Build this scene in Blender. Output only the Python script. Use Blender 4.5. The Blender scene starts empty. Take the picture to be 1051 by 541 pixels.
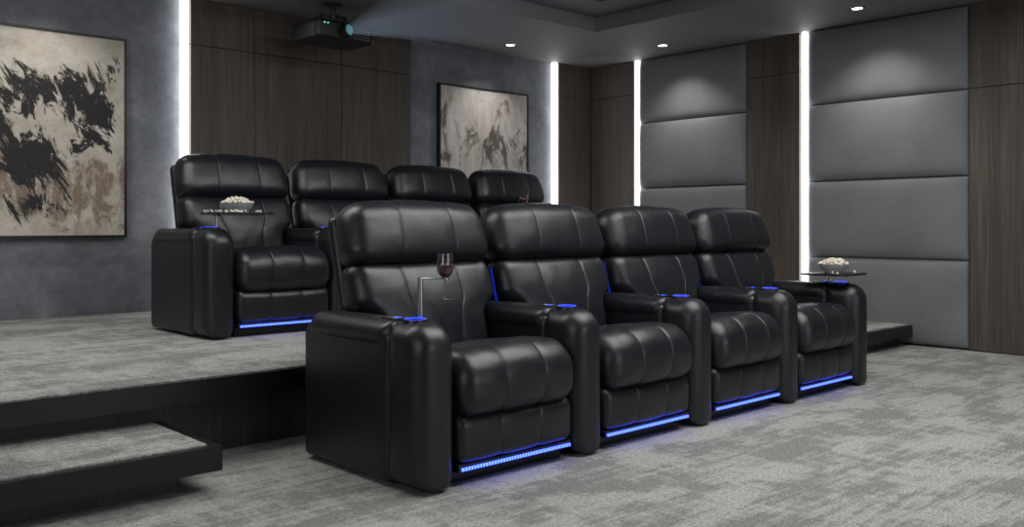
import bpy, bmesh, math, random
from mathutils import Vector, Matrix, noise
random.seed(4)
scene=bpy.context.scene
COL=scene.collection
scene.view_settings.view_transform='Standard'
scene.view_settings.look='None'
scene.view_settings.exposure=0.04

# ---------------------------------------------------------------- materials
def newmat(name):
    m=bpy.data.materials.new(name); m.use_nodes=True
    nt=m.node_tree; b=nt.nodes['Principled BSDF']
    return m,nt,b
def simple(name,col,rough=.5,metal=0,spec=.5,**kw):
    m,nt,b=newmat(name)
    b.inputs['Base Color'].default_value=(*col,1); b.inputs['Roughness'].default_value=rough
    b.inputs['Metallic'].default_value=metal; b.inputs['Specular IOR Level'].default_value=spec
    for k,v in kw.items(): b.inputs[k.replace('_',' ')].default_value=v
    return m
def emis(name,col,s):
    m,nt,b=newmat(name)
    b.inputs['Base Color'].default_value=(0,0,0,1)
    b.inputs['Emission Color'].default_value=(*col,1); b.inputs['Emission Strength'].default_value=s
    return m
def N(nt,t,**kw):
    n=nt.nodes.new(t)
    for k,v in kw.items(): setattr(n,k,v)
    return n
def tex_noise(nt,vec,scale,detail=4,rough=.5,dist=0):
    n=N(nt,'ShaderNodeTexNoise'); n.inputs['Scale'].default_value=scale
    n.inputs['Detail'].default_value=detail; n.inputs['Roughness'].default_value=rough
    n.inputs['Distortion'].default_value=dist
    if vec: nt.links.new(vec,n.inputs['Vector'])
    return n.outputs['Fac']
def mapping(nt,src,scale=(1,1,1),loc=(0,0,0),rot=(0,0,0)):
    n=N(nt,'ShaderNodeMapping'); n.inputs['Scale'].default_value=scale
    n.inputs['Location'].default_value=loc; n.inputs['Rotation'].default_value=rot
    nt.links.new(src,n.inputs['Vector']); return n.outputs['Vector']
def ramp(nt,fac,stops,interp='LINEAR'):
    n=N(nt,'ShaderNodeValToRGB'); cr=n.color_ramp; cr.interpolation=interp
    while len(cr.elements)<len(stops): cr.elements.new(.5)
    for e,(p,c) in zip(cr.elements,stops):
        e.position=p; e.color=(*c,1) if len(c)==3 else c
    nt.links.new(fac,n.inputs['Fac']); return n.outputs['Color']
def g(v): return (v,v,v)
def mix(nt,f,a,b,mode='MIX'):
    n=N(nt,'ShaderNodeMix',data_type='RGBA',blend_type=mode)
    for s,i in ((f,0),(a,6),(b,7)):
        if isinstance(s,(int,float)): n.inputs[i].default_value=s
        elif isinstance(s,tuple): n.inputs[i].default_value=(*s,1)
        else: nt.links.new(s,n.inputs[i])
    return n.outputs[2]
def math_(nt,op,a,b=None,clamp=False):
    n=N(nt,'ShaderNodeMath',operation=op); n.use_clamp=clamp
    for s,i in ((a,0),(b,1)):
        if s is None: continue
        if isinstance(s,(int,float)): n.inputs[i].default_value=s
        else: nt.links.new(s,n.inputs[i])
    return n.outputs[0]
def bump(nt,b,h,strength=.3,dist=.01):
    n=N(nt,'ShaderNodeBump'); n.inputs['Strength'].default_value=strength; n.inputs['Distance'].default_value=dist
    nt.links.new(h,n.inputs['Height']); nt.links.new(n.outputs[0],b.inputs['Normal'])
def pos(nt): return N(nt,'ShaderNodeNewGeometry').outputs['Position']
def obj(nt): return N(nt,'ShaderNodeTexCoord').outputs['Object']

# leather
def make_leather():
    m,nt,b=newmat('black_leather')
    o=obj(nt)
    b.inputs['Base Color'].default_value=(.0085,.0098,.0130,1)
    n1=tex_noise(nt,o,14,3,.6,.5)
    v=N(nt,'ShaderNodeTexVoronoi'); v.inputs['Scale'].default_value=260; nt.links.new(o,v.inputs['Vector'])
    h=math_(nt,'ADD',math_(nt,'MULTIPLY',n1,.8),math_(nt,'MULTIPLY',v.outputs['Distance'],.22))
    bump(nt,b,h,.35,.004)
    r=ramp(nt,tex_noise(nt,o,30,3),[(.3,g(.33)),(.7,g(.41))])
    nt.links.new(r,b.inputs['Roughness'])
    b.inputs['Specular IOR Level'].default_value=.55
    return m
LEATHER=make_leather()

def make_carpet():
    m,nt,b=newmat('carpet')
    p=pos(nt)
    big=tex_noise(nt,mapping(nt,p,(1.1,2.1,1),(2,1,0)),1.9,3,.55,.3)
    st=tex_noise(nt,mapping(nt,p,(2.0,20,1)),1.5,5,.72)
    st2=tex_noise(nt,mapping(nt,p,(8,2.4,1),(3,1,0)),1.8,4,.7)
    s=math_(nt,'ADD',math_(nt,'ADD',math_(nt,'MULTIPLY',big,.44),math_(nt,'MULTIPLY',st,.32)),math_(nt,'MULTIPLY',st2,.24))
    patt=ramp(nt,s,[(.465,g(0)),(.54,g(1))])
    col=mix(nt,patt,(.355,.354,.332),(.212,.213,.207))
    fib=tex_noise(nt,p,150,2,.8)
    fib2=tex_noise(nt,mapping(nt,p,(1.5,4,1)),30,3,.8)
    f=ramp(nt,math_(nt,'ADD',math_(nt,'MULTIPLY',fib,.5),math_(nt,'MULTIPLY',fib2,.5)),[(.36,g(.42)),(.62,g(1.42))])
    c=mix(nt,1.0,col,f,'MULTIPLY')
    nt.links.new(c,b.inputs['Base Color']); b.inputs['Roughness'].default_value=.95
    b.inputs['Specular IOR Level'].default_value=.1
    bump(nt,b,fib,.6,.005)
    return m
CARPET=make_carpet()

def make_concrete():
    m,nt,b=newmat('grey_plaster')
    p=pos(nt)
    n=tex_noise(nt,p,1.8,8,.7,.5); n2=tex_noise(nt,p,9,6,.75)
    s=math_(nt,'ADD',math_(nt,'MULTIPLY',n,.65),math_(nt,'MULTIPLY',n2,.35))
    c=ramp(nt,s,[(.36,(.088,.095,.107)),(.5,(.145,.154,.170)),(.64,(.225,.237,.257))])
    nt.links.new(c,b.inputs['Base Color']); b.inputs['Roughness'].default_value=.75
    bump(nt,b,n2,.35,.01)
    return m
CONC=make_concrete()
def make_wood(name='dark_wood',k=1.0):
    m,nt,b=newmat(name)
    p=pos(nt)
    n=tex_noise(nt,mapping(nt,p,(26,26,.7)),2.2,5,.65,.3)
    n2=tex_noise(nt,mapping(nt,p,(5,5,.3)),1.5,3,.5)
    s=math_(nt,'ADD',math_(nt,'MULTIPLY',n,.65),math_(nt,'MULTIPLY',n2,.35))
    c=ramp(nt,s,[(.33,(.034*k,.026*k,.021*k)),(.52,(.076*k,.060*k,.050*k)),(.68,(.125*k,.101*k,.087*k))])
    nt.links.new(c,b.inputs['Base Color']); b.inputs['Roughness'].default_value=.5
    bump(nt,b,n,.15,.004)
    return m
WOOD=make_wood()
def make_fabric():
    m,nt,b=newmat('panel_fabric')
    p=pos(nt)
    n=tex_noise(nt,p,260,2,.7); n2=tex_noise(nt,p,2.5,4,.6)
    c=ramp(nt,math_(nt,'ADD',math_(nt,'MULTIPLY',n,.4),math_(nt,'MULTIPLY',n2,.6)),[(.3,(.132,.135,.146)),(.7,(.196,.200,.214))])
    nt.links.new(c,b.inputs['Base Color']); b.inputs['Roughness'].default_value=.85
    b.inputs['Sheen Weight'].default_value=.1
    bump(nt,b,n,.2,.003)
    return m
FABRIC=make_fabric()
CEIL=simple('ceiling_paint',(.165,.153,.145),.7)
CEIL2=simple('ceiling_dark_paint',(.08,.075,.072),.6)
BLACKEDGE=simple('black_trim',(.008,.008,.009),.3)
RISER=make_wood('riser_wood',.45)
BLKPLA=simple('black_plastic',(.01,.01,.011),.35)
METAL=simple('brushed_metal',(.55,.56,.58),.25,1)
BLUE=emis('blue_led',(.02,.06,1.0),3.5)
BLUEGLOW=emis('blue_reflected_glow',(.01,.05,1.0),.22)  # emission imitating blue LED light reflected between the backs, no lamp of its own
WHITE=emis('white_led',(.95,.96,1.0),7.0)
SPOTE=emis('spot_lens',(1,.97,.92),18)
TEAL=emis('projector_lens_glow',(.12,.35,.4),.4)

def make_ledstrip():
    m,nt,b=newmat('blue_led_dots')
    o=obj(nt); sx=N(nt,'ShaderNodeSeparateXYZ'); nt.links.new(o,sx.inputs[0])
    f=math_(nt,'FRACT',math_(nt,'MULTIPLY',sx.outputs[0],66))
    d=math_(nt,'ABSOLUTE',math_(nt,'SUBTRACT',f,.5))
    k=ramp(nt,d,[(.10,g(1)),(.42,g(0))])
    c=mix(nt,k,(.012,.035,1.0),(.055,.10,1.0))
    st=math_(nt,'ADD',math_(nt,'MULTIPLY',k,2.0),5.0)
    b.inputs['Base Color'].default_value=(0,0,0,1)
    nt.links.new(c,b.inputs['Emission Color']); nt.links.new(st,b.inputs['Emission Strength'])
    return m
LEDDOT=make_ledstrip()

# ---------------------------------------------------------------- helpers
def link(o,parent=None):
    COL.objects.link(o)
    if parent: o.parent=parent
    return o
def empty(name,loc=(0,0,0),rz=0,parent=None):
    e=bpy.data.objects.new(name,None); e.location=loc; e.rotation_euler=(0,0,rz); e.empty_display_size=.1
    COL.objects.link(e)
    if parent: e.parent=parent
    return e
def finish(bm,name,mat,smooth=True,angle=None):
    bmesh.ops.recalc_face_normals(bm,faces=bm.faces)
    me=bpy.data.meshes.new(name); bm.to_mesh(me); bm.free()
    for f in me.polygons: f.use_smooth=smooth
    if isinstance(mat,(list,tuple)):
        for x in mat: me.materials.append(x)
    else: me.materials.append(mat)
    if angle is not None: me.set_sharp_from_angle(angle=math.radians(angle))
    return me
def boxmesh(name,b0,b1,mat,bev=0,seg=3):
    bm=bmesh.new(); bmesh.ops.create_cube(bm,size=1)
    for v in bm.verts:
        v.co=Vector([b0[i]+(v.co[i]+.5)*(b1[i]-b0[i]) for i in range(3)])
    if bev: bmesh.ops.bevel(bm,geom=bm.edges[:],offset=bev,segments=seg,affect='EDGES',profile=.5)
    return finish(bm,name,mat,bev>0,40 if bev>0 else None)
def box(name,x0,x1,y0,y1,z0,z1,mat,bev=0,parent=None):
    me=boxmesh(name,(x0,y0,z0),(x1,y1,z1),mat,bev)
    return link(bpy.data.objects.new(name,me),parent)
def mobj(name,me,parent=None,loc=(0,0,0),rot=(0,0,0)):
    o=bpy.data.objects.new(name,me); o.location=loc; o.rotation_euler=rot
    return link(o,parent)
def lathe(name,prof,mat,seg=40,close=False):
    bm=bmesh.new(); rings=[]
    for r,z in prof:
        if r<1e-5: rings.append([bm.verts.new((0,0,z))])
        else: rings.append([bm.verts.new((r*math.cos(2*math.pi*i/seg),r*math.sin(2*math.pi*i/seg),z)) for i in range(seg)])
    prs=list(zip(rings[:-1],rings[1:]))
    if close: prs.append((rings[-1],rings[0]))
    for a,b in prs:
        for i in range(seg):
            j=(i+1)%seg
            if len(a)==1 and len(b)==1: continue
            if len(a)==1: bm.faces.new((a[0],b[i],b[j]))
            elif len(b)==1: bm.faces.new((a[i],b[0],a[j]))
            else: bm.faces.new((a[i],b[i],b[j],a[j]))
    return finish(bm,name,mat,True,35)

def rrect(y0,y1,z0,z1,rad,step=.014):
    bf,tf,tb,bb=rad
    pts=[]
    def arc(cy,cz,r,a0,a1):
        n=max(3,int(r*abs(a1-a0)/.010)+2)
        for i in range(n+1):
            a=a0+(a1-a0)*i/n; pts.append((cy+r*math.cos(a),cz+r*math.sin(a)))
    P=math.pi
    arc(y0+bf,z0+bf,bf,1.5*P,P)
    arc(y0+tf,z1-tf,tf,P,.5*P)
    arc(y1-tb,z1-tb,tb,.5*P,0)
    arc(y1-bb,z0+bb,bb,0,-.5*P)
    out=[]
    n=len(pts)
    for i in range(n):
        a=Vector(pts[i]); b=Vector(pts[(i+1)%n]); L=(b-a).length
        if L<1e-6: continue
        out.append(a)
        k=int(L/step)
        for j in range(1,k): out.append(a+(b-a)*j/k)
    return out
def sweep(name,prof,hw,r,mat,seams=(),crown=0.0,groove=.004,post=None,wrinkle=.0,cross=()):
    n=len(prof)
    cy=(min(p.x for p in prof)+max(p.x for p in prof))/2; cz=(min(p.y for p in prof)+max(p.y for p in prof))/2
    hy=(max(p.x for p in prof)-min(p.x for p in prof))/2; hz=(max(p.y for p in prof)-min(p.y for p in prof))/2
    nrm=[]
    for i in range(n):
        t=prof[(i+1)%n]-prof[i-1]; nn=Vector((-t.y,t.x)).normalized()
        nrm.append(nn)
    s=sum((nrm[i].dot(prof[i]-Vector((cy,cz)))) for i in range(n))
    if s<0: nrm=[-v for v in nrm]
    xs=set()
    K=8
    for k in range(K+1):
        a=k/K*math.pi/2
        x=hw-r+r*math.sin(a); xs.add(round(x,5)); xs.add(round(-x,5))
    m=max(2,int(2*(hw-r)/.018))
    for i in range(m+1): xs.add(round(-(hw-r)+2*(hw-r)*i/m,5))
    for sx in seams:
        xs={x for x in xs if abs(x-sx)>.012}
        for d in (-.011,-.007,-.0035,0,.0035,.007,.011): xs.add(round(sx+d,5))
    xs=sorted(xs)
    bounds=[-hw]+sorted(seams)+[hw]
    bm=bmesh.new(); rings=[]
    for x in xs:
        e=max(0,abs(x)-(hw-r))/r; e=min(1,e)
        ins=r*(1-math.sqrt(max(0,1-e*e)))
        puff=0
        if crown:
            for a,b in zip(bounds[:-1],bounds[1:]):
                if a<=x<=b:
                    u=(x-a)/(b-a)
                    q=abs(2*u-1)
                    if (a==-hw and u<.5) or (b==hw and u>.5): q=q*.8
                    puff=crown*(1-q**3.0); break
        for sx in seams: puff-=groove*math.exp(-((x-sx)/.0045)**2)
        ring=[]
        for i,p in enumerate(prof):
            q=Vector((cy+(p.x-cy)*(1-ins/hy),cz+(p.y-cz)*(1-ins/hz)))
            pf=puff
            for (axis,val,dep,wid) in cross:
                c=p.x if axis=='y' else p.y
                pf-=dep*math.exp(-((c-val)/wid)**2)
            q=q+nrm[i]*pf
            v=Vector((x,q.x,q.y))
            if wrinkle:
                w=noise.noise(Vector((v.x*5,v.y*7,v.z*7)))+.35*noise.noise(Vector((v.x*16+4,v.y*14,v.z*18)))
                v+=Vector((0,nrm[i].x,nrm[i].y))*wrinkle*w
            if post: v=Vector(post(v.x,v.y,v.z))
            ring.append(bm.verts.new(v))
        rings.append(ring)
    for a,b in zip(rings[:-1],rings[1:]):
        for i in range(n):
            j=(i+1)%n
            bm.faces.new((a[i],a[j],b[j],b[i]))
    bm.faces.new(rings[0]); bm.faces.new(rings[-1][::-1])
    return finish(bm,name,mat,True)
def ss(a,b,x):
    t=min(1,max(0,(x-a)/(b-a))); return t*t*(3-2*t)

# ---------------------------------------------------------------- recliner parts (local: x centre, y=0 front, z=0 floor)
SM=(-.108,.108)
def footpost(x,y,z):
    b=math.sin(math.pi*min(1,max(0,(z-.08)/.2)))
    return (x,y-(.008+.010*b)*(1-(x/.33)**2)*(1 if y<.06 else 0),z)
foot=sweep('footrest',rrect(.014,.12,.086,.274,(.035,.05,.02,.02)),.318,.038,LEATHER,SM,.004,.003,post=footpost,wrinkle=.0016)
def seatpost(x,y,z):
    t=(z-.265)/.265
    z-=.070*ss(.12,.62,y)*t
    z-=.022*(abs(x)/.32)**2.4*t
    if y<.12: y-=.016*(1-(x/.32)**2)
    return (x,y,z)
seatm=sweep('seat_cushion',rrect(-.018,.66,.262,.526,(.08,.130,.05,.03)),.319,.070,LEATHER,SM,.006,.0035,post=seatpost,wrinkle=.004,cross=(('y',.20,.003,.006),))
TA=math.radians(14); OY,OZ=.515,.40
def tilt(x,y,z,w=1): return (x*w,OY+y*math.cos(TA)+z*math.sin(TA),OZ-y*math.sin(TA)+z*math.cos(TA))
def backpost(x,y,z):
    f=math.sin(math.pi*min(1,max(0,z/.46)))
    y2=y-.044*f*(1 if y<.08 else 0)*max(0,1-(abs(x)/.42)**2.2)
    w=.80+.20*ss(.20,.30,z)
    return tilt(x,y2,z,w)
backm=sweep('back_cushion',rrect(0,.16,0,.47,(.06,.065,.05,.05)),.392,.07,LEATHER,(-.155,.155),.005,.0035,post=backpost,wrinkle=.004)
def headpost(x,y,z):
    t=(z-.45)/.31
    w=1-.060*ss(.0,1.0,t)
    z2=z-.026*(abs(x)/.39)**2.6*t
    yy=y+.018*t
    if y<.06: yy-=.026*(1-(abs(x)/.41)**2.2)*math.sin(math.pi*min(1,max(0,t*.85+.12)))
    return tilt(x,yy,z2,w)
headm=sweep('headrest',rrect(-.035,.155,.452,.755,(.07,.095,.08,.05)),.404,.09,LEATHER,(-.15,.15),.0035,.0028,post=headpost,wrinkle=.0032)
def shellpost(x,y,z):
    w=.84+.16*ss(.20,.30,z)
    return tilt(x,y,z,w)
shellm=sweep('back_shell',rrect(.15,.215,-.22,.705,(.02,.03,.03,.02)),.370,.03,LEATHER,(),0,0,post=shellpost)
AW=.098
colm=sweep('arm_front',rrect(0,.23,.012,.630,(.02,.095,.03,.02)),AW,.078,LEATHER,(),.004,0,wrinkle=.0015)
padm=sweep('arm_pad',rrect(.21,.80,.515,.628,(.03,.03,.055,.03)),AW,.056,LEATHER,(),.006,0,wrinkle=.0025)
sidm=sweep('arm_side',rrect(.20,.83,.015,.60,(.02,.03,.07,.02)),AW-.005,.030,LEATHER,(),.002,0,wrinkle=.0015)
basem=boxmesh('base_frame',(-.31,.08,0.0),(.31,.80,.075),BLKPLA,.005)
ledm=boxmesh('led_strip',(-.30,.014,.060),(.30,.022,.071),LEDDOT,.0)
ledh=boxmesh('led_holder',(-.312,.022,.054),(.312,.08,.084),BLKPLA,.002)
sideglow=boxmesh('reflected_glow_strip',(-.006,-.006,0),(.0,.006,.17),BLUEGLOW)  # added glowing sliver: painted blue reflection on the side of a seat back
cupo=lathe('cup_holder',[(.0,-.004),(.036,-.004),(.036,.006),(.040,.0075),(.049,.006),(.052,-.010)],BLKPLA)
cupr=lathe('cup_holder_ring',[(.0375,.0),(.0375,.0066),(.0400,.0085),(.0400,.0)],BLUE,close=True)
ctrl=boxmesh('control_panel',(-.035,-.05,0),(.035,.05,.006),BLKPLA,.002)
btn=boxmesh('control_button',(-.016,-.003,0),(.016,.003,.0075),BLUE)
chip=boxmesh('control_badge',(-.012,-.012,0),(.012,.012,.0075),METAL,.001)

PITCH=.845
def arm(parent,x):
    for m in (colm,padm,sidm): mobj(m.name,m,parent,(x,0,0))
    mobj('cup_holder',cupo,parent,(x,.15,.636)); mobj('cup_holder_ring',cupr,parent,(x,.15,.636))
    mobj('control_panel',ctrl,parent,(x,.28,.634))
    mobj('control_button',btn,parent,(x,.262,.634))
    mobj('control_badge',chip,parent,(x+.005,.295,.634))
RECS=[]
def recliner(xc,yf,zf,idx,last,glow):
    e=empty('theater_recliner',(xc,yf,zf))
    for m in (foot,seatm,backm,headm,shellm,basem,ledm,ledh): mobj(m.name,m,e)
    arm(e,-PITCH/2)
    if last: arm(e,PITCH/2)
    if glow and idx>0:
        p=tilt(-.390,.080,.255); mobj('reflected_glow_strip',sideglow,e,p,(-TA,0,0))
    RECS.append(e)
    return e
FX0=2.10; FY=2.645
for i in range(4): recliner(FX0+PITCH*(i+.5),FY,0,i,i==3,True)
BX0=2.305; BY=4.88; PZ=.352; BS=.965
for i in range(4):
    r=recliner(BX0+PITCH*BS*(i+.5),BY,PZ,i,i==3,False); r.scale=(BS,1,1)

# ---------------------------------------------------------------- room
XL,XR,YF,YB=-2.6,7.65,-4.0,6.9
CZ=2.78
box('floor',XL,XR,YF,YB,-.1,0,CARPET)
box('wall_back',XL-.1,XR+.1,YB+.03,YB+.13,-.1,3.2,CONC)
box('wall_right',XR+.03,XR+.13,YF,YB+.03,-.1,3.2,WOOD)
box('wall_left',XL-.1,XL,YF,YB+.03,-.1,3.2,CONC)
box('wall_front',XL-.1,XR+.1,YF-.1,YF,-.1,3.2,CONC)
def multibox(name,lst,mat,parent=None):
    bm=bmesh.new()
    for (x0,x1,y0,y1,z0,z1) in lst:
        r=bmesh.ops.create_cube(bm,size=1)
        for v in r['verts']:
            v.co=Vector((x0+(v.co.x+.5)*(x1-x0),y0+(v.co.y+.5)*(y1-y0),z0+(v.co.z+.5)*(z1-z0)))
    return link(bpy.data.objects.new(name,finish(bm,name,mat,False)),parent)
TX0,TX1,TY0,TY1=-1.3,6.23,-2.7,5.55
E=XR+.03; B=YB+.03
multibox('ceiling',[(XL,E,YF,B,3.08,3.18),
  (TX1,E,YF,B,CZ,3.08),(XL,TX0,YF,B,CZ,3.08),(TX0,TX1,TY1,B,CZ,3.08),(TX0,TX1,YF,TY0,CZ,3.08)],CEIL)
w=.42
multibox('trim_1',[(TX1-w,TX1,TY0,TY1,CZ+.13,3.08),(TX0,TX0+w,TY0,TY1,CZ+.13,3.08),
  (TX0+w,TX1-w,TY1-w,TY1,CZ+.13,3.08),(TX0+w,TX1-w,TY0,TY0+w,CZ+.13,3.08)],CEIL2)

def woodpanels(name,axis,segs,zs,face,th=.03,gap=.006):
    lst=[]
    for a,b in segs:
        for z0,z1 in zs:
            if axis=='x': lst.append((a+gap/2,b-gap/2,face,face+th,z0+gap/2,z1-gap/2))
            else: lst.append((face,face+th,a+gap/2,b-gap/2,z0+gap/2,z1-gap/2))
    return multibox(name,lst,WOOD)
ZS=[(.353,2.42),(2.42,CZ-.002)]
woodpanels('wood_wall_panel','x',[(2.98,3.52),(3.52,4.35),(4.35,5.11)],ZS,YB-.03,.058)
woodpanels('wood_wall_panel','x',[(7.10,XR-.032)],ZS,YB-.03,.058)
woodpanels('wood_wall_panel','y',[(6.235,YB-.035)],ZS,XR-.03,.058)
woodpanels('wood_wall_panel','y',[(4.215+.07,4.84)],ZS,XR-.03,.058)
woodpanels('wood_wall_panel','y',[(1.9,2.80)],[(.005,2.1),(2.1,CZ-.002)],XR-.03,.058)
# LED strips in wall
box('wall_led_strip',2.920,2.960,YB-.035,YB+.029,.36,CZ-.005,WHITE)
box('wall_led_strip',7.055,7.080,YB-.035,YB+.029,.36,CZ-.005,WHITE)
box('wall_led_strip',XR-.038,XR+.029,6.192,6.216,.36,CZ-.005,WHITE)
box('wall_led_strip',XR-.038,XR+.029,4.232,4.258,.36,CZ-.005,WHITE)

def padpanel(W,H,D=.05):
    bm=bmesh.new(); nu,nv=48,32
    def samp(n): return [math.sin((i/n-.5)*math.pi)*.5+.5 for i in range(n+1)]
    U=samp(nu);V=samp(nv); grid=[]
    for v in V:
        row=[]
        for u in U:
            a=abs(2*u-1); b=abs(2*v-1)
            d=D*(1-a**14)**.5*(1-b**8)**.5 + .020*(1-a*a)*(1-b*b)
            row.append(bm.verts.new((-d,(u-.5)*W,(v-.5)*H)))
        grid.append(row)
    for i in range(nv):
        for j in range(nu):
            bm.faces.new((grid[i][j],grid[i][j+1],grid[i+1][j+1],grid[i+1][j]))
    bk=[bm.verts.new((.02,y,z)) for y,z in((-W/2,-H/2),(W/2,-H/2),(W/2,H/2),(-W/2,H/2))]
    bm.faces.new(bk)
    edges=[grid[0],[r[-1] for r in grid],grid[-1][::-1],[r[0] for r in grid][::-1]]
    for k,ed in enumerate(edges):
        bm.faces.new(list(ed)+[bk[(k+1)%4],bk[k]])
    return finish(bm,'acoustic_wall_panel',FABRIC,True,50)
zz=[.01,.722,1.405,2.10,CZ-.003]
for (a,b) in ((2.81,4.215),(4.85,6.18)):
    for z0,z1 in zip(zz[:-1],zz[1:]):
        if a>3.8 and z0<.1: z0=.36
        mobj('acoustic_wall_panel',padpanel(b-a-.004,z1-z0-.006),None,(XR,(a+b)/2,(z0+z1)/2))
# platform & steps
pl=empty('riser_platform')
box('platform_slab',XL+.002,XR-.002,3.72,YB-.002,.25,.345,BLACKEDGE,0,pl)
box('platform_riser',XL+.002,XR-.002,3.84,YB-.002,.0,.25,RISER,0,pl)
box('platform_carpet',XL+.002,XR-.002,3.735,YB-.002,.345,.352,CARPET,0,pl)
def step(x0,x1,px0,px1):
    e=empty('platform_step')
    box('step_slab',x0,x1,3.24,3.838,.080,.172,BLACKEDGE,0,e)
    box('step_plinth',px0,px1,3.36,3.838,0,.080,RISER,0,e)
    box('step_carpet',x0 if x0<0 else x0+.03,x1-.045 if x1<3 else x1,3.275,3.838,.172,.178,CARPET,0,e)
step(XL+.002,1.53,XL+.002,1.40)
step(6.0,XR-.002,6.12,XR-.002)

# ---------------------------------------------------------------- paintings
def painting(name,x0,x1,z0,z1,kind):
    W=x1-x0;H=z1-z0
    m,nt,b=newmat(name+'_canvas')
    o=obj(nt)
    sx=N(nt,'ShaderNodeSeparateXYZ'); nt.links.new(o,sx.inputs[0])
    if kind==0:
        rot=mapping(nt,o,(1,1,1),(0,0,0),(0,math.radians(28),0))
        n=tex_noise(nt,mapping(nt,rot,(2.0,1,.75),(3.3,0,1.2)),2.8,12,.76,.5)
        nb=tex_noise(nt,mapping(nt,o,(2.2,1,1.2),(7,0,5)),2.8,10,.76,.3)
        bg=ramp(nt,tex_noise(nt,mapping(nt,o,(1.3,1,1.8)),2.6,9,.76,.3),[(.3,(.32,.265,.21)),(.5,(.49,.445,.38)),(.68,(.62,.595,.55))])
        kb=math_(nt,'SUBTRACT',nb,math_(nt,'MULTIPLY',math_(nt,'ABSOLUTE',math_(nt,'ADD',sx.outputs[2],.36)),.26))
        br=ramp(nt,kb,[(.42,g(0)),(.51,g(.8))])
        c=mix(nt,br,bg,(.16,.10,.065))
        def blob(cx,cz,kx,kz,thr,amp=.36):
            vm=N(nt,'ShaderNodeVectorMath',operation='LENGTH')
            nt.links.new(mapping(nt,o,(kx,0,kz),(-cx*kx,0,-cz*kz)),vm.inputs[0])
            k=math_(nt,'SUBTRACT',n,math_(nt,'MULTIPLY',vm.outputs['Value'],amp))
            return ramp(nt,k,[(thr,g(0)),(thr+.03,g(1))])
        for bb in ((.06,.26,1.1,1.9,.37),(.36,.20,2.8,1.3,.37),(-.06,-.16,1.3,1.7,.36),(-.26,.05,2.2,1.5,.39),(-.05,-.50,1.6,2.6,.41)):
            c=mix(nt,blob(*bb),c,(.016,.014,.015))
        n3=tex_noise(nt,mapping(nt,o,(1.6,1,1.6),(1,0,2)),5,10,.82,.3)
        c=mix(nt,ramp(nt,n3,[(.60,g(0)),(.64,g(.85))]),c,(.55,.52,.47))
        n4=tex_noise(nt,mapping(nt,o,(1.2,1,1.6),(4,0,8)),6,10,.82,.3)
        c=mix(nt,ramp(nt,n4,[(.62,g(0)),(.66,g(.7))]),c,(.20,.085,.04))
    else:
        bg=ramp(nt,tex_noise(nt,mapping(nt,o,(4,1,1.0)),1.6,9,.78,.4),[(.3,(.30,.25,.21)),(.45,(.46,.42,.38)),(.65,(.60,.58,.56))])
        n=tex_noise(nt,mapping(nt,o,(2.2,1,1.0),(2,0,7)),1.9,9,.75,.6)
        k=math_(nt,'SUBTRACT',n,math_(nt,'MULTIPLY',math_(nt,'ABSOLUTE',math_(nt,'SUBTRACT',sx.outputs[2],.12)),.25))
        c=mix(nt,ramp(nt,k,[(.46,g(0)),(.53,g(.9))]),bg,(.07,.052,.045))
        n3=tex_noise(nt,mapping(nt,o,(2,1,1),(5,0,2)),3,8,.75,.4)
        c=mix(nt,ramp(nt,n3,[(.56,g(0)),(.62,g(.8))]),c,(.28,.24,.21))
    nt.links.new(c,b.inputs['Base Color']); b.inputs['Roughness'].default_value=.75
    e=empty(name,((x0+x1)/2,YB+.03,(z0+z1)/2))
    t=.018;D=.05
    box('canvas',-W/2+t,W/2-t,-D+.008,-.002,-H/2+t,H/2-t,m,0,e)
    multibox('frame',[(-W/2,-W/2+t,-D,-.001,-H/2,H/2),(W/2-t,W/2,-D,-.001,-H/2,H/2),
        (-W/2+t,W/2-t,-D,-.001,H/2-t,H/2),(-W/2+t,W/2-t,-D,-.001,-H/2,-H/2+t)],simple(name+'_frame',(.012,.010,.009),.4),e)
painting('abstract_painting',1.30,2.50,.915,2.39,0)
painting('abstract_painting',5.46,6.66,.915,2.39,1)

# ---------------------------------------------------------------- recessed spots
def spot(x,y,tx,ty,en):
    e=empty('recessed_spotlight',(x,y,CZ))
    mobj('trim_ring',lathe('trim_ring',[(.042,-.001),(.045,-.008),(.062,-.006),(.065,0),(.042,0)],METAL,close=True),e)
    mobj('lens',lathe('lens',[(0,-.004),(.040,-.004),(.041,0)],SPOTE),e)
    l=bpy.data.lights.new('spot_beam','SPOT'); l.energy=en; l.spot_size=math.radians(110); l.spot_blend=.9; l.shadow_soft_size=.05
    l.color=(1,.96,.92)
    o=bpy.data.objects.new('spot_beam',l); link(o,e); o.location=(0,0,-.02)
    o.rotation_euler=Vector((tx-x,ty-y,-2.2)).to_track_quat('-Z','Y').to_euler()
spot(6.05,6.51,6.05,6.75,28)
spot(7.16,5.50,7.5,5.50,46)
spot(7.10,3.48,7.5,3.48,52)
spot(7.10,1.40,7.4,1.4,36)
spot(1.9,6.45,1.9,6.75,26)
spot(-.4,6.45,-.4,6.7,18)

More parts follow.
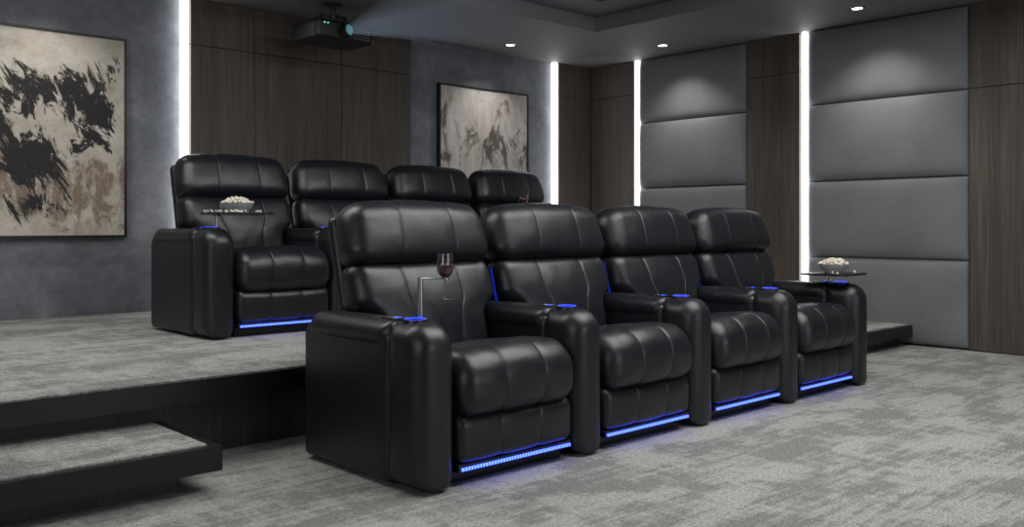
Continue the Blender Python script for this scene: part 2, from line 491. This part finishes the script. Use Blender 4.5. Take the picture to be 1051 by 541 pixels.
# ---------------------------------------------------------------- projector
pr=empty('ceiling_projector',(3.90,6.28,0))
mobj('projector_body',sweep('projector_body',rrect(-.19,.19,2.455,2.61,(.03,.03,.03,.03)),.27,.03,BLKPLA,(),0,0),pr)
mobj('projector_lens',lathe('projector_lens',[(0,.0),(.045,.0),(.05,.01),(.05,.05),(.06,.05),(.06,-.02)],BLKPLA),pr,(.0,-.215,2.535),(math.radians(90),0,0))
mobj('lens_glass',lathe('lens_glass',[(0,.012),(.03,.010),(.044,.004)],TEAL),pr,(.0,-.215,2.535),(math.radians(90),0,0))
for k in range(5): box('vent',.06+.0,.22,-.194,-.189,2.48+.022*k,2.488+.022*k,CEIL2,0,pr)
box('mount_plate',-.12,.12,-.1,.1,2.61,2.625,BLKPLA,.003,pr)
mobj('mount_pole',lathe('mount_pole',[(0,2.62),(.022,2.62),(.022,2.765),(.07,2.768),(.07,2.78),(0,2.78)],BLKPLA),pr)
for sx in (-1,1): box('mount_arm',sx*.11-.012,sx*.11+.012,-.012,.012,2.61,2.68,BLKPLA,.002,pr)
box('mount_bar',-.12,.12,-.012,.012,2.67,2.692,BLKPLA,.002,pr)
for k,c in enumerate(((.2,1,.3),(.1,.6,1))):
    box('status_light',-.20+.03*k,-.19+.03*k,-.195,-.190,2.57,2.577,emis('status_led_%d'%k,c,2),0,pr)
bm=bmesh.new()
L=3.6
near=[bm.verts.new((x,-.235,2.535+z)) for x,z in((-.03,-.03),(.03,-.03),(.03,.03),(-.03,.03))]
far=[bm.verts.new((x,-.235-L,2.535+z)) for x,z in((-1.0,-.75),(1.0,-.75),(1.0,.22),(-1.0,.22))]
bm.faces.new(near);bm.faces.new(far[::-1])
for i in range(4): bm.faces.new((near[i],near[(i+1)%4],far[(i+1)%4],far[i]))
hm=bpy.data.materials.new('beam_haze'); hm.use_nodes=True; nt=hm.node_tree
nt.nodes.remove(nt.nodes['Principled BSDF'])
em=N(nt,'ShaderNodeEmission'); em.inputs['Color'].default_value=(.6,.75,1,1)
sx=N(nt,'ShaderNodeSeparateXYZ'); nt.links.new(obj(nt),sx.inputs[0])
dist=math_(nt,'MULTIPLY',sx.outputs[1],-1)
t=math_(nt,'SUBTRACT',1.0,math_(nt,'DIVIDE',dist,L+.235),True)
fo=math_(nt,'DIVIDE',math_(nt,'POWER',t,2.0),math_(nt,'ADD',math_(nt,'MULTIPLY',math_(nt,'POWER',dist,1.2),1.0),.12))
st=math_(nt,'MULTIPLY',fo,.17)
nt.links.new(st,em.inputs['Strength'])
nt.links.new(em.outputs[0],nt.nodes['Material Output'].inputs['Volume'])
me=finish(bm,'light_beam',hm,False); mobj('light_beam',me,pr)

# ---------------------------------------------------------------- wine glasses
GLASS=simple('clear_glass',(1,1,1),.02,0,.5,Transmission_Weight=1.0,IOR=1.45)
WINE=simple('red_wine',(.10,.004,.01),.08,0,.5)
gl=lathe('glass',[(0,.0),(.034,.0),(.034,.002),(.006,.006),(.0035,.012),(.0035,.075),(.010,.084),(.026,.100),(.034,.122),(.034,.142),(.029,.180),(.0275,.180),(.0325,.142),(.0325,.122),(.025,.102),(.009,.087),(0,.0855)],GLASS)
wn=lathe('wine',[(0,.0865),(.009,.088),(.0245,.1028),(.0318,.122),(.0318,.133),(0,.133)],WINE)
def wineglass(x,y,z,arm_top,px,py,rec):
    e=empty('wine_glass',(x,y,z))
    mobj('glass',gl,e); mobj('wine',wn,e)
    R=rec.location; S=rec.scale[0]
    h=empty('glass_holder',((px-R[0])/S,py-R[1],arm_top-R[2]),0,rec); h.scale=(1/S,1,1)
    hh=z+.082-arm_top
    mobj('post',lathe('post',[(0,-.02),(.022,-.02),(.022,.010),(.0110,.012),(.0110,hh-.004),(.0110,hh+.004),(0,hh+.004)],METAL),h)
    dx,dy=x-px,y-py; D=math.hypot(dx,dy); a=math.atan2(dy,dx)
    o=box('clip_bar',.0,D-.012,-.008,.008,hh-.004,hh+.004,METAL,.001,h); o.rotation_euler=(0,0,a)
    mobj('clip_ring',lathe('clip_ring',[(.0125,-.003),(.0175,-.003),(.0175,.003),(.0125,.003)],METAL,close=True),h,(dx,dy,hh))
wineglass(2.222,2.765,.712,.628,2.158,2.84,RECS[0])
wineglass(4.79,5.00,PZ+.72,PZ+.628,4.75,5.07,RECS[7])

# ---------------------------------------------------------------- trays with popcorn
POP=simple('popcorn',(.72,.67,.56),.8)
BOWLM=simple('bowl_ceramic',(.42,.43,.45),.35)
def popcorn(parent,R,zb,scatter):
    bm=bmesh.new()
    def kernel(c,s):
        for q in range(3):
            o=Vector([random.uniform(-1,1)*s*.6 for _ in range(3)])
            r=bmesh.ops.create_icosphere(bm,subdivisions=1,radius=s*random.uniform(.55,.8))
            for v in r['verts']: v.co=v.co*random.uniform(.85,1.15)+c+o
    for i in range(150):
        a=random.uniform(0,2*math.pi); q=math.sqrt(random.random())
        kernel(Vector((R*q*math.cos(a),R*q*math.sin(a),zb+.034*(1-q*q)+random.uniform(-.004,.006))),.0095)
    for i in range(scatter[0]):
        kernel(Vector((random.uniform(-scatter[1],scatter[1]),random.uniform(-scatter[2],scatter[2]),scatter[3])),.008)
    mobj('popcorn',finish(bm,'popcorn',POP,True),parent)
def tray(x,y,z,armtop,px,py,scat,rec):
    R=rec.location; S=rec.scale[0]
    e=empty('swivel_tray_table',((x-R[0])/S,y-R[1],z-R[2]),0,rec); e.scale=(1/S,1,1)
    bm=bmesh.new(); hx,hy,r=.18,.15,.05
    pts=[]
    for cx,cy,a0 in((hx-r,hy-r,0),(-hx+r,hy-r,90),(-hx+r,-hy+r,180),(hx-r,-hy+r,270)):
        for k in range(9):
            a=math.radians(a0+90*k/8); pts.append((cx+r*math.cos(a),cy+r*math.sin(a)))
    lo=[bm.verts.new((a,b,0)) for a,b in pts]; hi=[bm.verts.new((a,b,.012)) for a,b in pts]
    bm.faces.new(lo[::-1]); bm.faces.new(hi)
    for i in range(len(pts)): bm.faces.new((lo[i],lo[(i+1)%len(pts)],hi[(i+1)%len(pts)],hi[i]))
    mobj('tray_top',finish(bm,'tray_top',BLKPLA,False),e)
    dx,dy=px-x,py-y
    mobj('tray_post',lathe('tray_post',[(0,armtop-z-.01),(.02,armtop-z-.01),(.02,armtop-z+.008),(.009,armtop-z+.012),(.009,-.012),(.02,-.006),(.02,0),(0,0)],METAL),e,(dx,dy,0))
    b=empty('popcorn_bowl',(x,y,z+.0125))
    mobj('bowl',lathe('bowl',[(0,0),(.055,0),(.058,.006),(.085,.030),(.100,.058),(.097,.058),(.082,.034),(.055,.012),(0,.010)],BOWLM),b)
    popcorn(b,.088,.052,scat)
tray(5.46,2.83,.688,.628,5.50,2.88,(6,.14,.12,.007),RECS[3])
tray(2.48,5.06,PZ+.715,PZ+.628,2.35,5.05,(40,.15,.13,.007),RECS[4])

# ---------------------------------------------------------------- lights
def area(name,loc,tgt,sx,sy,en,col=(1,1,1)):
    l=bpy.data.lights.new(name,'AREA'); l.shape='RECTANGLE'; l.size=sx; l.size_y=sy; l.energy=en; l.color=col
    o=bpy.data.objects.new(name,l); link(o); o.location=loc
    o.rotation_euler=(Vector(tgt)-Vector(loc)).to_track_quat('-Z','Y').to_euler()
area('ceiling_area_light',(3.9,1.8,3.05),(3.9,1.8,0),3.4,2.2,124,(1,.985,.96))
area('rear_ceiling_area_light',(1.2,4.6,2.74),(1.4,4.8,0),2.4,.5,40,(1,.985,.96))
area('screen_area_light',(3.4,-3.7,1.6),(3.6,3.0,.8),4.2,2.0,62,(.90,.95,1))
area('side_area_light',(-2.3,1.5,1.9),(3,3.5,.8),2.4,1.4,34,(.95,.97,1))

wd=bpy.data.worlds.new('world'); scene.world=wd; wd.use_nodes=True
wd.node_tree.nodes['Background'].inputs[0].default_value=(.02,.022,.026,1)

# ---------------------------------------------------------------- camera
cam=bpy.data.cameras.new('camera'); co=bpy.data.objects.new('camera',cam); COL.objects.link(co)
cam.sensor_width=36; cam.lens=929/1051*36; cam.shift_y=-38.5/1051; cam.clip_start=.02
co.location=(0,0,1)
co.rotation_euler=Vector((.682,.731,0)).to_track_quat('-Z','Y').to_euler()
scene.camera=co
